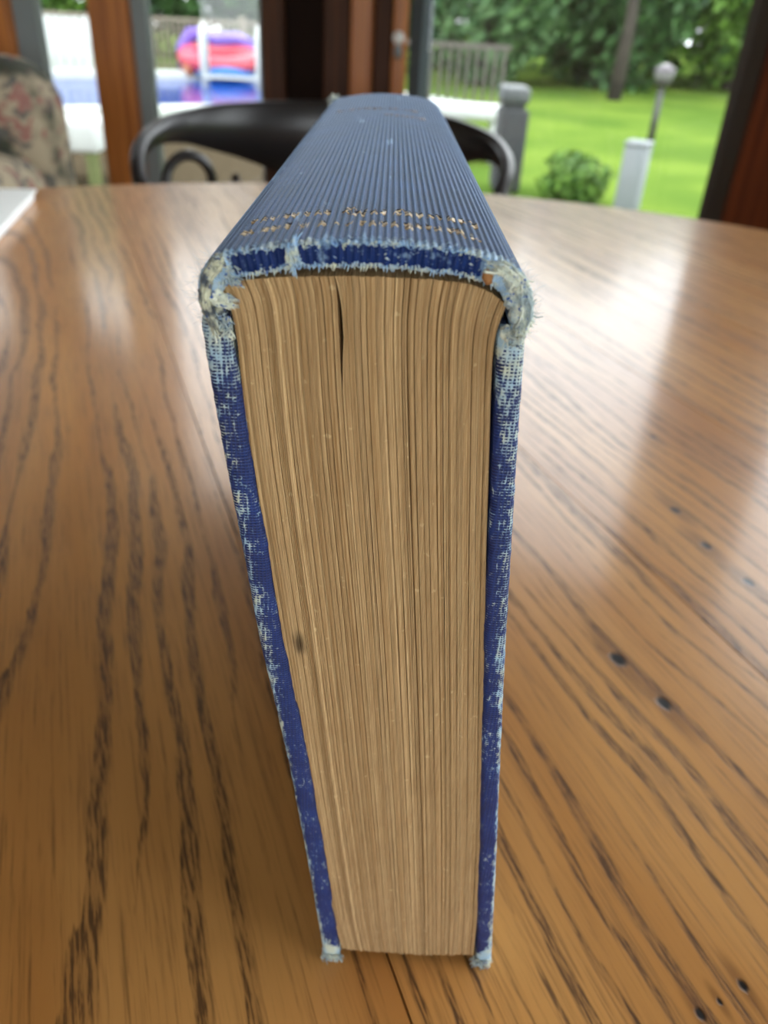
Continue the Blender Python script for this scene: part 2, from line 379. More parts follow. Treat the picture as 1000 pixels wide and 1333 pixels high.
def spine_cloth():
    t = NT('ribbed_spine_cloth'); o = t.obj(); w = t.attr('wear')
    nz = t.noise(o, 1300, 3, 0.6); big = t.noise(o, 130, 3, 0.6); scr = t.noise(t.n('Mapping', {'Vector': o, 'Scale': (400, 60, 400)}).outputs[0], 1.0, 3)
    k = 2 * math.pi / (0.5 * MM); s = t.n('SeparateXYZ', {0: o})
    weave = t.math('SINE', t.math('ADD', t.math('MULTIPLY', t.math('ADD', s.outputs[2], s.outputs[1]), k), t.math('MULTIPLY', nz, 4.0)))
    val = t.math('ADD', w, t.math('ADD', t.math('MULTIPLY', weave, 0.14), t.math('ADD', t.math('MULTIPLY', t.math('SUBTRACT', nz, 0.5), 1.0), t.math('MULTIPLY', t.math('SUBTRACT', big, 0.5), 0.6))))
    f = t.ss(val, 0.5, 0.66)
    dirt = t.noise(o, 260, 3)
    white = t.mix(t.ss(dirt, 0.35, 0.75), srgb(150, 186, 222), srgb(214, 218, 200))
    blue = t.mix(t.ss(big, 0.3, 0.7), srgb(12, 28, 72), srgb(22, 46, 102))
    scuff = t.ss(t.math('ADD', scr, t.math('MULTIPLY', w, 0.3)), 0.66, 0.74)
    c = t.mix(t.math('MULTIPLY', scuff, 0.5), t.mix(f, blue, white), srgb(150, 180, 210))
    h = t.math('ADD', t.math('MULTIPLY', weave, 0.2), t.math('ADD', f, nz))
    return t.bsdf(Base_Color=c, Roughness=t.math('ADD', 0.42, t.math('MULTIPLY', f, 0.45)), Normal=t.bump(h, 0.4, 0.00015), Specular_IOR_Level=0.14, Sheen_Weight=0.36, Sheen_Roughness=0.35, Sheen_Tint=(0.36, 0.62, 1.0, 1))
M_SPINE = spine_cloth()

# boards: outer outline and thickness against height
LO = [(0, -19.8), (3, -20.1), (33.7, -23.2), (68.5, -27.1), (85, -29.4), (99.6, -31.6), (118.8, -33.6), (135.1, -35.4), (149.2, -36.9), (157, -37.4)]
RO = [(0, 20.5), (2.6, 20.2), (33.8, 17.2), (71.2, 13.3), (102.2, 10.2), (121.3, 8.5), (137.5, 7.0), (151.5, 5.8), (158, 5.4)]
def board(name, tab, side, label):
    zt = 157.0; mb = MB(); rings = []; att = []
    levels = [0.0, 0.25, 0.8, 1.6] + [1.6 + (zt - 3.2) * k / 170 for k in range(1, 171)] + [zt - 0.9, zt - 0.3, zt]
    for z in levels:
        sh = 0.0
        if z < 1.6: sh = 1.3 * (1 - math.sqrt(max(0, 1 - (1 - z / 1.6) ** 2)))
        if z > zt - 1.6: sh = 1.3 * (1 - math.sqrt(max(0, 1 - (1 - (zt - z) / 1.6) ** 2)))
        xo = sm_interp(tab, z); th = 4.0 if side < 0 else 3.7
        th += 0.35 * noise.noise(Vector((z * 0.12, side * 3.1, 0)))
        x0, x1 = (xo, xo + th) if side < 0 else (xo - th, xo)       # x0 < x1
        x0 += sh; x1 -= sh; y0 = sh; y1 = BL - sh; r = 1.15
        ring = []; wr = []
        def corner(cx, cy, q0):
            for i in range(5):
                q = q0 + math.pi / 2 * i / 4; ring.append((cx + r * math.cos(q), cy + r * math.sin(q)))
        corner(x0 + r, y0 + r, math.pi); corner(x1 - r, y0 + r, 1.5 * math.pi)
        for k in range(1, 8): ring.append((x1, y0 + r + (y1 - y0 - 2 * r) * k / 8))
        corner(x1 - r, y1 - r, 0); corner(x0 + r, y1 - r, 0.5 * math.pi)
        for k in range(7, 0, -1): ring.append((x0, y0 + r + (y1 - y0 - 2 * r) * k / 8))
        lump = 0.12 * noise.noise(Vector((z * 0.8, 1.7 * side, 4)))
        for (x, y) in ring:
            s = (x - x0) / (x1 - x0); s = s if side < 0 else 1 - s    # 0 outer, 1 inner
            wv = 0.0
            edge = min(1, max(0, (3.0 - min(y, BL - y)) / 1.8))
            if edge > 0:
                Dn = interp([(0, 1.25), (4, 1.0), (9, 0.72), (30, 0.68), (70, 0.62), (110, 0.52), (140, 0.47), (149, 0.56), (157, 0.85)], z)
                Wn = interp([(0, 1.7), (4, 1.15), (9, 0.45), (14, 0.34), (60, 0.28), (85, 0.42), (105, 0.62), (125, 0.75), (142, 0.95), (150, 1.3), (157, 1.6)], z)
                wv = edge * max(Dn * min(1, max(0, (Wn - s) / 0.22)), 0.27)
            if z < 6: wv += max(0, (6 - z) / 6) * 0.75 * (1 if edge > 0 else 0.35)
            if z > 154: wv = max(wv, 0.45 * (z - 154) / 3)
            wr.append(wv)
        rings.append([mmv(x + (lump if y < 3 else 0), y, z) for x, y in ring]); att += wr
    mb.rings(rings, a=att); o = mb.build(name, M_CLOTH, BK, 'wear'); o['label'] = label
    return o
BOARD_L = board('cover_board', LO, -1, 'blue cloth board with worn pale edge on the left')
BOARD_R = board('cover_board', RO, 1, 'blue cloth board with worn pale edge on the right')

# spine: ribbed shell with a rolled lip at head and tail
SP = [(-36.2, 155.6), (-37.2, 158.0), (-37.3, 160.6), (-36.2, 162.9), (-33.6, 164.6), (-30, 165.5), (-25.1, 166.4), (-20.4, 166.9), (-16.6, 167.1), (-12, 167.15), (-8.1, 167.0), (-3.3, 166.6), (1.0, 165.6), (3.9, 163.8), (5.5, 161.3), (5.7, 158.6), (4.8, 156.2)]
def catmull(P, n):
    out = []
    for i in range(len(P) - 1):
        p0, p1, p2, p3 = (Vector(P[max(i - 1, 0)]), Vector(P[i]), Vector(P[i + 1]), Vector(P[min(i + 2, len(P) - 1)]))
        for k in range(n):
            t = k / n; out.append(0.5 * ((2 * p1) + (p2 - p0) * t + (2 * p0 - 5 * p1 + 4 * p2 - p3) * t * t + (3 * p1 - p0 - 3 * p2 + p3) * t ** 3))
    out.append(Vector(P[-1])); return out
fine = catmull(SP, 40); acc = [0.0]
for i in range(1, len(fine)): acc.append(acc[-1] + (fine[i] - fine[i - 1]).length)
SLEN = acc[-1]
def sp_at(s):
    import bisect
    i = min(max(bisect.bisect_left(acc, s), 1), len(acc) - 1); t = (s - acc[i - 1]) / (acc[i] - acc[i - 1])
    p = fine[i - 1].lerp(fine[i], t)
    j0, j1 = max(i - 12, 0), min(i + 12, len(fine) - 1); d = (fine[j1] - fine[j0]).normalized()
    return p, Vector((-d.y, d.x))                # outward normal (points up for a left to right walk)
RIB = 0.98
def rib(s): 
    e = min(s, SLEN - s); amp = 0.15 * min(1, max(0, (e - 6) / 3))
    c = math.cos(2 * math.pi * s / RIB); return amp * (abs(c) ** 0.6 * (1 if c > 0 else -1))
NS = 560
ss_ = [SLEN * i / NS for i in range(NS + 1)]
pr = [sp_at(s) for s in ss_]
path = []
TH = 3.5
near = [(12, -TH), (4, -TH), (1.3, -TH), (0.6, -TH + 0.08), (0.2, -TH + 0.35), (0.02, -TH + 0.8), (0, -2.2), (0, -1.6), (0.0, -1.2), (0.1, -0.75), (0.32, -0.38), (0.7, -0.12), (1.2, -0.02), (1.8, 0), (2.6, 0), (3.6, 0), (5, 0), (8, 0)]
path = near + [(y, 0) for y in (12, 20, 30, 45, 60, 80, 100, 120, 140, 160, 180, 200, 215)] + [(BL - y, h) for y, h in reversed(near)]
rings = []; att = []
for y, h in path:
    row = []
    for i, s in enumerate(ss_):
        p, nn = pr[i]; e = min(s, SLEN - s)
        hh = h * min(1, 0.45 + e / 9.0)
        rb = rib(s) * (1.0 if h > -2.6 else 0.5)
        wob = 0.03 * noise.noise(Vector((s * 0.3, y * 0.05, 2))) + (0.22 * noise.noise(Vector((s * 1.1, y, h))) if min(y, BL - y) < 1.4 else 0)
        q = p + nn * (hh + rb + wob)
        yy = y + (0.25 * noise.noise(Vector((s * 0.5, 7, h * 0.2))) if min(y, BL - y) < 3 else 0) + (-0.9 * rib(s) * (1 if y < 50 else -1) if min(y, BL - y) < 0.8 and -3.2 < h < -0.3 else 0)
        row.append(mmv(q.x, yy, q.y))
        yl = min(y, BL - y); wv = 0.0
        if yl < 6:
            up_ = max(0, 1 - abs(h + 0.30) / 0.75) if yl < 1.9 else max(0, 1 - (yl - 1.9) / 1.2) * 0.45
            wv = 0.74 * up_ if h > -1.7 else 0.0
            if h < -2.9 and yl < 3: wv = max(wv, 0.7)
            if yl < 2.2:
                wv = max(wv, 0.9 * max(0, 1 - abs(p.x + 25.2 + 0.25 * h) / 0.9))
                wv = max(wv, min(1, max(0, (p.x + 1.6) / 1.6)) * 0.95, min(1, max(0, (-32.4 - p.x) / 1.4)) * 0.9)
            wv = max(wv, 0.27 if yl < 2.2 else 0)
        if e < 8: wv = max(wv, 0.16)
        if abs(e - 10.0) < 1.0: wv = max(wv, 0.14)
        att.append(wv)
    rings.append(row)
rings.append(rings[0]); att += att[:NS + 1]
mb = MB(); mb.rings(rings, closed=False, cap0=False, cap1=False, a=att)
SPINE = mb.build('spine', M_SPINE, BK, 'wear')

# pages: gatherings of leaves, each leaf edge a strip of its own
PLc = [(3.1, -15.6), (14.5, -17.8), (43.3, -21.5), (67.4, -24.4), (88, -26.6), (105.8, -28.5), (121.2, -30.2), (134.7, -31.6), (146.8, -32.5), (152.3, -32.7), (157.5, -33.3), (160.0, -34.6)]
PRc = [(2.7, 16.0), (16.9, 15.2), (45.6, 12.6), (69.7, 10.1), (90.2, 7.9), (107.9, 6.0), (123.2, 4.4), (136.7, 3.1), (148.7, 1.9), (154.2, 1.5), (157.4, 1.9), (159.6, 2.6)]
PT = [(-34.6, 160.0), (-31.2, 161.2), (-25.3, 161.9), (-16.5, 162.4), (-7.7, 162.5), (-2.7, 162.2), (0.3, 161.2), (2.6, 159.7)]
PB = [(-15.6, 3.2), (-9.2, 2.4), (3.8, 1.7), (16.0, 2.6)]
def page_pt(u, v):                 # u 0..1 left to right, v 0 top .. 1 bottom
    zl = lerp(160.0, 3.1, v); zr = lerp(159.6, 2.7, v)
    xl, xr = sm_interp(PLc, zl, 1.5), sm_interp(PRc, zr, 1.5)
    # shoulders: the outermost leaves flare, those in the middle run straight
    flare_l = (xl - (-33.0 + (v * 160) * 0.02)) if v < 0.06 else 0
    x = lerp(xl, xr, u)
    zt = interp(PT, lerp(-34.6, 2.6, u)); zb = interp(PB, lerp(-15.6, 16.0, u))
    z = lerp(zt, zb, v)
    x += 0.55 * math.sin(3.1 * v + 1.0) * math.sin(math.pi * u) - 0.4 * math.sin(math.pi * u)
    return x, z
def paper():
    t = NT('aged_page_edges'); o = t.obj(); tn = t.attr('tone')
    s = t.n('SeparateXYZ', {0: o})
    fibre = t.noise(t.n('Mapping', {'Vector': o, 'Scale': (4500, 300, 170)}).outputs[0], 1.0, 4, 0.6)
    blot = t.noise(o, 55, 4, 0.6); speck = t.noise(o, 700, 2)
    c = t.mix(tn, srgb(154, 118, 76), srgb(220, 189, 143))
    c = t.mix(t.math('MULTIPLY', t.ss(fibre, 0.35, 0.75), 0.4), c, srgb(128, 90, 50))
    c = t.mix(t.math('MULTIPLY', t.ss(blot, 0.5, 0.75), 0.18), c, srgb(140, 98, 54))
    c = t.mix(t.math('MULTIPLY', t.ss(speck, 0.68, 0.76), 0.35), c, srgb(240, 216, 170))
    dx = t.math('SUBTRACT', s.outputs[0], -0.0249); dz = t.math('SUBTRACT', s.outputs[2], 0.0995)
    dx = t.math('ADD', dx, t.math('MULTIPLY', dz, 0.12))
    d = t.math('SQRT', t.math('ADD', t.math('MULTIPLY', t.math('MULTIPLY', dx, dx), 6.0), t.math('MULTIPLY', dz, dz)))
    d = t.math('ADD', d, t.math('MULTIPLY', t.math('SUBTRACT', fibre, 0.5), 0.006))
    c = t.mix(t.math('MULTIPLY', t.math('SUBTRACT', 1.0, t.ss(d, 0.0005, 0.0036)), 0.8), c, srgb(52, 38, 26))
    return t.bsdf(Base_Color=c, Roughness=0.85, Normal=t.bump(t.math('ADD', fibre, t.math('MULTIPLY', speck, 0.4)), 0.5, 0.00012), Specular_IOR_Level=0.15)
M_PAPER = paper()
random.seed(21)
NG, NL, NV = 35, 10, 34
vsamp = [0, .006, .013, .022, .034, .05, .07, .1] + [.1 + .9 * k / (NV - 8) for k in range(1, NV - 7)]
PY = 1.0
wts = [random.uniform(0.75, 1.3) for _ in range(NG)]; tot = sum(wts); ub = [0.0]
for w in wts: ub.append(ub[-1] + w / tot)
for g in range(NG):
    ua, uz = ub[g], ub[g + 1]; mb = MB(); goff = random.uniform(-0.06, 0.2); gt = random.uniform(0.34, 0.56)
    gap = 0.07 / 36
    split = 1.0 if abs(ua - 0.395) < 0.016 else 0.0
    lw = [random.uniform(0.5, 1.5) for _ in range(NL)]; lt = sum(lw); lb = [0.0]
    for w in lw: lb.append(lb[-1] + w / lt)
    ph = random.uniform(0, 6)
    for l in range(NL):
        a, b = lerp(ua + gap * 0.6, uz - gap * 0.6, lb[l]), lerp(ua + gap * 0.6, uz - gap * 0.6, lb[l + 1])
        off = goff + random.uniform(-0.06, 0.06) + (-0.16 if random.random() < 0.08 else 0) + (0.3 if random.random() < 0.06 else 0)
        if l in (0, NL - 1): off += 0.08
        tone = min(1, max(0, gt + random.uniform(-0.3, 0.3) + (0.35 if random.random() < 0.08 else 0)))
        R = []; T = []
        for v in vsamp:
            xa, za = page_pt(a, v); xb, zb = page_pt(b, v)
            wv = 0.05 * math.sin(9 * v + ph + l) + 0.10 * noise.noise(Vector((l * 3.3 + g, v * 7, 0.5)))
            jx = 0.05 * noise.noise(Vector((g * 1.7, v * 9 + l * 0.15, 3.0)))
            if split and v < 0.085: xa += 0.55 * math.sin(math.pi * v / 0.085) * (1 - l / NL); xb += 0.55 * math.sin(math.pi * v / 0.085) * (1 - (l + 1) / NL)
            y = PY + off + wv
            if l == 0 or l == NL - 1: pass
            e = (xb - xa) * 0.10
            R.append([mmv(xa + jx, PY + 5, za), mmv(xa + jx, y + 0.04, za), mmv(xa + jx + e, y, za), mmv(xb + jx - e, y + 0.02, zb), mmv(xb + jx, y + 0.05, zb), mmv(xb + jx, PY + 5, zb)]); T += [tone] * 6
        mb.rings(R, closed=True, cap0=True, cap1=True, a=T, smooth=False)
    R = []
    for v in vsamp[::3] + [1.0]:
        xa, za = page_pt(ua, v); xb, zb = page_pt(uz, v)
        if split and v < 0.085: xa += 0.6
        R.append([mmv(xa, PY + 3.0, za), mmv(xa, BL - PY - 0.5, za), mmv(xb, BL - PY - 0.5, zb), mmv(xb, PY + 3.0, zb)])
    mb.rings(R, closed=True, a=[0.4] * (4 * len(R)), smooth=False)
    o = mb.build('page_gathering', M_PAPER, BK, 'tone')

# gold lettering, mostly rubbed away, upside down to the camera
def foil(name, a, b):
    t = NT(name); o = t.obj(); nz = t.noise(o, 900, 3, 0.6)
    c = t.mix(t.ss(nz, 0.4, 0.6), a, b)
    return t.bsdf(Base_Color=c, Roughness=0.42, Metallic=0.15)
M_FOIL = foil('worn_gilt', srgb(166, 138, 100), srgb(220, 198, 160))
M_INK = plain('dark_outline', srgb(36, 30, 34), 0.5)  # near black for the broken outline copies offset from the gilt letters
M_FOILF = foil('faded_gilt', srgb(110, 100, 96), srgb(140, 120, 98))
def z_on_spine(x):
    lo, hi = 0.0, SLEN
    for _ in range(40):
        mid = (lo + hi) / 2
        if sp_at(mid)[0].x < x: lo = mid
        else: hi = mid
    p, nn = sp_at(lo); return p.y + rib(lo) * max(nn.y, 0.3) + 0.02, lo
def strokes(glyph):               # stroke skeletons in a unit cell, x to the reader's right, y up
    return {'T': [((0, 1), (1, 1)), ((0.5, 1), (0.45, 0))], 'h': [((0.1, 0), (0.15, 1)), ((0.15, 0.5), (0.6, 0.6)), ((0.6, 0.6), (0.65, 0))],
            'o': [((0.2, 0.1), (0.1, 0.5)), ((0.1, 0.5), (0.6, 0.6)), ((0.6, 0.6), (0.6, 0.1)), ((0.6, 0.1), (0.2, 0.1))],
            'e': [((0.1, 0.3), (0.6, 0.35)), ((0.6, 0.35), (0.4, 0.6)), ((0.4, 0.6), (0.1, 0.3)), ((0.1, 0.3), (0.5, 0))],
            'n': [((0.1, 0), (0.15, 0.6)), ((0.15, 0.6), (0.6, 0.55)), ((0.6, 0.55), (0.65, 0))], 'i': [((0.3, 0), (0.35, 0.6))], 'r': [((0.1, 0), (0.2, 0.6)), ((0.2, 0.5), (0.6, 0.62))],
            'B': [((0.1, 0), (0.1, 1)), ((0.1, 1), (0.6, 0.8)), ((0.6, 0.8), (0.1, 0.5)), ((0.1, 0.5), (0.7, 0.25)), ((0.7, 0.25), (0.1, 0))],
            'H': [((0.1, 0), (0.15, 1)), ((0.7, 0), (0.75, 1)), ((0.1, 0.5), (0.7, 0.5))], 'K': [((0.1, 0), (0.15, 1)), ((0.7, 1), (0.15, 0.45)), ((0.15, 0.45), (0.75, 0))],
            's': [((0.6, 0.6), (0.15, 0.45)), ((0.15, 0.45), (0.6, 0.15)), ((0.6, 0.15), (0.1, 0))], 'y': [((0.1, 0.6), (0.35, 0.1)), ((0.65, 0.6), (0.1, -0.4)), ((0.1, -0.4), (-0.6, -0.25))],
            'M': [((0, 0), (0.15, 1)), ((0.15, 1), (0.5, 0.3)), ((0.5, 0.3), (0.9, 1)), ((0.9, 1), (1.0, 0))], 'd': [((0.6, 0), (0.65, 1)), ((0.6, 0.55), (0.1, 0.4)), ((0.1, 0.4), (0.6, 0.05))], '-': [((0, 0.35), (0.7, 0.4))]}[glyph]
random.seed(3)
def letter(x, ytop, g, w, h, mat, rub=0.17, shadow=True, name='gilt_letter'):
    mb = MB()
    for (p, q) in strokes(g):
        n = 7; prev = None; wd = 0.23 * random.uniform(0.7, 1.3)
        P = []
        for i in range(n + 1):
            t = i / n; gx = lerp(p[0], q[0], t); gy = lerp(p[1], q[1], t)
            P.append(Vector((x - gx * w, ytop + (1 - gy) * h)))
        d = (P[-1] - P[0]).normalized(); pn = Vector((-d.y, d.x)) * wd
        for i in range(n):
            if random.random() < rub: continue
            vs = []
            for c in (P[i] + pn, P[i] - pn, P[i + 1] - pn, P[i + 1] + pn):
                z, s = z_on_spine(c.x); vs.append((c.x, c.y, z))
            top = [mmv(a, b, c + 0.06) for a, b, c in vs]; bot = [mmv(a, b, c - 0.06) for a, b, c in vs]
            mb.add(top + bot, [(0, 1, 2, 3), (7, 6, 5, 4), (0, 4, 5, 1), (1, 5, 6, 2), (2, 6, 7, 3), (3, 7, 4, 0)])
    if mb.v: mb.build(name, mat, SPINE)
row1 = [('T', -1.0, 2.4), ('h', -3.2, 1.3), ('o', -4.6, 1.0), ('n', -6.2, 1.3), ('e', -7.6, 1.1), ('e', -8.9, 1.1), ('B', -10.2, 1.3), ('o', -12.1, 1.1), ('o', -13.6, 1.1), ('o', -15.0, 1.1), ('e', -16.4, 1.0), ('r', -18.2, 1.2), ('-', -19.8, 1.0), ('o', -21.7, 1.3), ('H', -24.0, 1.5), ('s', -26.3, 1.2), ('n', -27.9, 1.2), ('n', -29.4, 1.2), ('d', -31.2, 1.2), ('r', -32.4, 1.0)]
row2 = [('K', -0.8, 1.3), ('o', -2.5, 1.1), ('n', -4.0, 1.3), ('s', -5.8, 1.1), ('e', -7.0, 1.1), ('o', -8.6, 1.1), ('n', -10.1, 1.1), ('y', -11.6, 1.4), ('r', -13.8, 1.1), ('e', -15.0, 1.2), ('M', -16.6, 1.8), ('y', -18.8, 1.6), ('o', -21.6, 1.1), ('o', -22.9, 1.1), ('o', -24.4, 1.1), ('n', -26.0, 1.2), ('e', -27.4, 1.1), ('n', -29.0, 1.2), ('s', -30.6, 1.1), ('e', -31.9, 1.0)]
for g, x, w in row1: letter(x, 7.0, g, w, 3.4, M_FOIL); 
for g, x, w in row2: letter(x, 14.0, g, w, 3.4, M_FOIL)
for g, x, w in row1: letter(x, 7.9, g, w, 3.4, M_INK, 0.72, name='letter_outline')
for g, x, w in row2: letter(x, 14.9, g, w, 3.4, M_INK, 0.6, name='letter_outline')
for k in range(8): letter(-4.0 - 1.5 * k, 146 + 0.25 * k, 'HneorosnB'[k], 1.4, 6.0, M_FOILF, 0.1)
for k in range(16): letter(-5.5 - 1.6 * k, 166, 'MoeHnsroBnoedrsn'[k], 1.4, 6.0, M_FOILF, 0.35)

# frayed cloth: loose threads and fuzz
def thread_mat(name, a, b, c=None):
    t = NT(name); o = t.obj(); nz = t.noise(o, 420, 3, 0.6); n2 = t.noise(o, 1400, 2)
    col = t.mix(t.ss(nz, 0.38, 0.62), a, b); col = t.mix(t.ss(n2, 0.60, 0.68), col, c or srgb(60, 96, 168))
    return t.bsdf(Base_Color=col, Roughness=0.9, Specular_IOR_Level=0.1, Sheen_Weight=0.2)
M_THREAD = thread_mat('raw_thread', srgb(150, 164, 168), srgb(216, 220, 204))
M_THREADD = thread_mat('grimy_thread', srgb(74, 80, 88), srgb(196, 196, 172), srgb(40, 60, 110))
M_FUZZ = thread_mat('fuzz', srgb(150, 158, 160), srgb(200, 204, 200), srgb(130, 140, 150))
def rv(a): return Vector((random.uniform(-a, a), random.uniform(-a, a), random.uniform(-a, a)))
def fibre(mb, p, d, L, r, curl=0.5, seg=5, n=4):
    pts = [Vector(p)]; d = Vector(d).normalized()
    for i in range(seg):
        d = (d + rv(curl)).normalized(); pts.append(pts[-1] + d * (L / seg))
    mb.tube([q * MM for q in pts], [r * MM * (1 - 0.65 * i / seg) for i in range(seg + 1)], n)
def bundle(mb, path, n, spread, r, seg=10, wob=0.25):
    P = [Vector(p) for p in path]
    for _ in range(n):
        off = rv(spread); a = random.uniform(0, 0.5); b = random.uniform(a + 0.25, 1.0); pts = []
        for i in range(seg + 1):
            t = lerp(a, b, i / seg) * (len(P) - 1); k = min(int(t), len(P) - 2); q = P[k].lerp(P[k + 1], t - k)
            pts.append((q + off + rv(wob)) * MM)
        mb.tube(pts, r * MM * random.uniform(0.6, 1.3), 5)
random.seed(11)
def clump(mb, pts, rads, amp=0.35, f=0.9):
    for p, r in zip(pts, rads):
        bm = bmesh.new(); bmesh.ops.create_icosphere(bm, subdivisions=4, radius=1.0)
        off = rv(50); vs = []
        for v in bm.verts:
            d = v.co.normalized(); q = d * r
            n1 = noise.noise(q * f + off) + 0.6 * noise.noise(q * f * 2.7 + off) + 0.45 * abs(noise.noise(Vector((q.x * 5, q.y * 5, q.z * 1.6)) + off))
            vs.append((Vector(p) + d * (r + amp * n1)) * MM)
        fs = [tuple(v.index for v in fc.verts) for fc in bm.faces]; bm.free(); mb.add(vs, fs, None, True)
# left joint
pathL = [(-33.0, 0.8, 163.9), (-34.9, 0.6, 163.2), (-36.2, 0.5, 161.3), (-36.7, 0.4, 158.8), (-35.9, 0.4, 156.2), (-35.0, 0.4, 153.6)]
mb = MB(); clump(mb, [(-34.4, 1.2, 163.0), (-35.6, 1.2, 161.4), (-36.0, 1.2, 159.4), (-35.6, 1.2, 157.0), (-34.9, 1.2, 155.0)], [1.2, 1.25, 1.3, 1.4, 1.3])
bundle(mb, [(x + 0.2, y - 0.6, z) for x, y, z in pathL], 80, 0.55, 0.16, 12, 0.12)
tag(mb.build('frayed_joint', M_THREADD, BK), 'grey frayed cloth at the left joint', kind='stuff')
mb = MB(); clump(mb, [(-33.6, 0.3, 158.7), (-34.9, 0.2, 159.2)], [0.75, 0.8], 0.3, 1.4)
for _ in range(70):
    p = Vector((-34.6, -0.3, 158.9)) + Vector((random.uniform(-1.4, 1.2), random.uniform(-0.3, 0.5), random.uniform(-0.7, 0.7)))
    fibre(mb, p, (1, -0.1, -0.35 + random.uniform(-0.2, 0.2)), random.uniform(1.0, 2.0), 0.13, 0.15)
for _ in range(50):
    p = Vector((-32.9, -0.1, 162.2)) + Vector((random.uniform(-0.8, 0.8), random.uniform(-0.3, 0.3), random.uniform(-1.2, 1.2)))
    fibre(mb, p, (0.7, -0.3, -0.6 + random.uniform(-0.3, 0.3)), random.uniform(0.7, 1.4), 0.15, 0.25)
for _ in range(60):
    p = Vector((-34.2, -0.3, 155.6)) + Vector((random.uniform(-1.5, 1.2), random.uniform(-0.2, 0.2), random.uniform(-1.6, 1.2)))
    fibre(mb, p, (random.uniform(-0.6, 0.8), -0.2, -0.7), random.uniform(0.5, 1.2), 0.15, 0.3)
tag(mb.build('frayed_tuft', M_THREAD, BK), kind='stuff')
# right joint
pathR = [(-1.2, 0.6, 165.0), (1.4, 0.5, 164.6), (3.4, 0.3, 163.2), (4.6, 0.2, 161.0), (4.9, 0.1, 158.8), (4.4, 0.1, 156.8), (3.4, 0.2, 155.8)]
mb = MB(); clump(mb, [(1.2, 0.6, 164.2), (2.8, 0.4, 163.3), (3.6, 0.2, 161.9), (3.2, 0.0, 160.6), (4.4, 0.3, 160.2), (4.0, 0.1, 158.8), (5.0, 0.5, 158.2), (4.3, 0.4, 156.9), (2.9, 0.5, 156.2)], [1.0, 1.3, 1.25, 1.1, 1.2, 1.15, 1.1, 1.0, 0.9], 0.5, 1.0)
bundle(mb, [(x, y - 0.8, z) for x, y, z in pathR], 90, 0.75, 0.17, 12, 0.15)
for _ in range(120):
    k = random.randrange(1, len(pathR)); p = Vector(pathR[k]) + Vector((0, -0.9, 0)) + rv(0.9)
    fibre(mb, p, (random.uniform(-0.6, 0.6), -0.25, random.uniform(-1, 0.3)), random.uniform(0.7, 1.6), 0.14, 0.4)
tag(mb.build('frayed_joint', M_THREAD, BK), 'pale frayed cloth tuft at the right joint', kind='stuff')
mb = MB()
for _ in range(190):
    k = random.randrange(1, 6); p = Vector(pathR[k]) + rv(0.7); fibre(mb, p, (random.uniform(0.2, 1), random.uniform(-0.7, 0.3), random.uniform(-0.3, 0.8)), random.uniform(1.2, 3.0), 0.022, 0.3, 6, 3)
for _ in range(110):
    k = random.randrange(1, 5); p = Vector(pathL[k]) + rv(0.6); fibre(mb, p, (random.uniform(-1, -0.3), random.uniform(-0.7, 0.2), random.uniform(-0.2, 0.7)), random.uniform(1.0, 2.8), 0.022, 0.3, 6, 3)
tag(mb.build('loose_fuzz', M_FUZZ, BK), kind='stuff')
# rim of the spine: row of cut thread ends below, rubbed loops above
mb = MB(); x_ = 7.0
while x_ < SLEN - 7:
    p, nn = sp_at(x_); x_ += random.uniform(0.32, 0.55)
    h = -2.75 + random.uniform(-0.25, 0.25); q = Vector((p.x + nn.x * h, -0.05, p.y + nn.y * h))
    fibre(mb, q, (random.uniform(-0.25, 0.25), 0.12, -1), random.uniform(0.6, 1.05), 0.15, 0.12, 4)
for _ in range(240):
    s = random.uniform(8, SLEN - 8); p, nn = sp_at(s); h = random.uniform(-0.7, -0.1)
    q = Vector((p.x + nn.x * h, random.uniform(-0.1, 0.35), p.y + nn.y * h))
    fibre(mb, q, (random.uniform(-0.5, 0.5), random.uniform(-0.1, 0.6), random.uniform(-0.7, 0.5)), random.uniform(0.3, 0.7), 0.12, 0.4, 4)
for _ in range(70):
    q = Vector((-25.2 + random.uniform(-0.7, 0.7), random.uniform(-0.35, 0.3), 164.8 + random.uniform(-1.8, 1.6)))
    fibre(mb, q, (random.uniform(-0.3, 0.5), -0.1, random.choice((-1, 1))), random.uniform(0.8, 1.6), 0.17, 0.2, 4)
tag(mb.build('frayed_rim', thread_mat('rim_thread', srgb(140, 176, 214), srgb(206, 212, 194)), SPINE), kind='stuff')
# brown gap where the board core shows at the right of the head cap
mb = MB(); mb.tube([mmv(-0.9, -0.05, 164.4), mmv(-0.6, -0.18, 163.6), mmv(-0.3, -0.1, 162.7)], [0.35 * MM, 0.75 * MM, 0.45 * MM], 10)
mb.build('exposed_core', plain('brown_core', srgb(150, 104, 62), 0.9, 0.3, 900), BK)
# lower corners of the boards
for bd, xa, xb, da, db in ((BOARD_L, -20.4, -15.9, -0.3, 0.9), (BOARD_R, 16.0, 20.2, -0.9, 0.3)):
    mb = MB()
    for _ in range(190):
        q = Vector((random.uniform(xa, xb), random.uniform(-0.3, 1.4), random.uniform(0.3, 2.7))); fibre(mb, q, (random.uniform(da, db), -0.5, random.uniform(-0.3, 0.3)), random.uniform(0.6, 1.6), 0.15, 0.55, 4)
    mb.v = [(x, y, max(z, 0.0001)) for x, y, z in mb.v]
    tag(mb.build('frayed_corner', M_THREAD, bd), kind='stuff')
mb = MB()
for _ in range(120):
    fibre(mb, Vector((-35.2, BL - 0.6, 163.0)) + rv(1.5), rv(1.0) + Vector((-0.3, 0.3, 0.6)), random.uniform(1.2, 2.6), 0.25, 0.5, 4)
tag(mb.build('frayed_tail_tuft', M_THREAD, BK), kind='stuff')

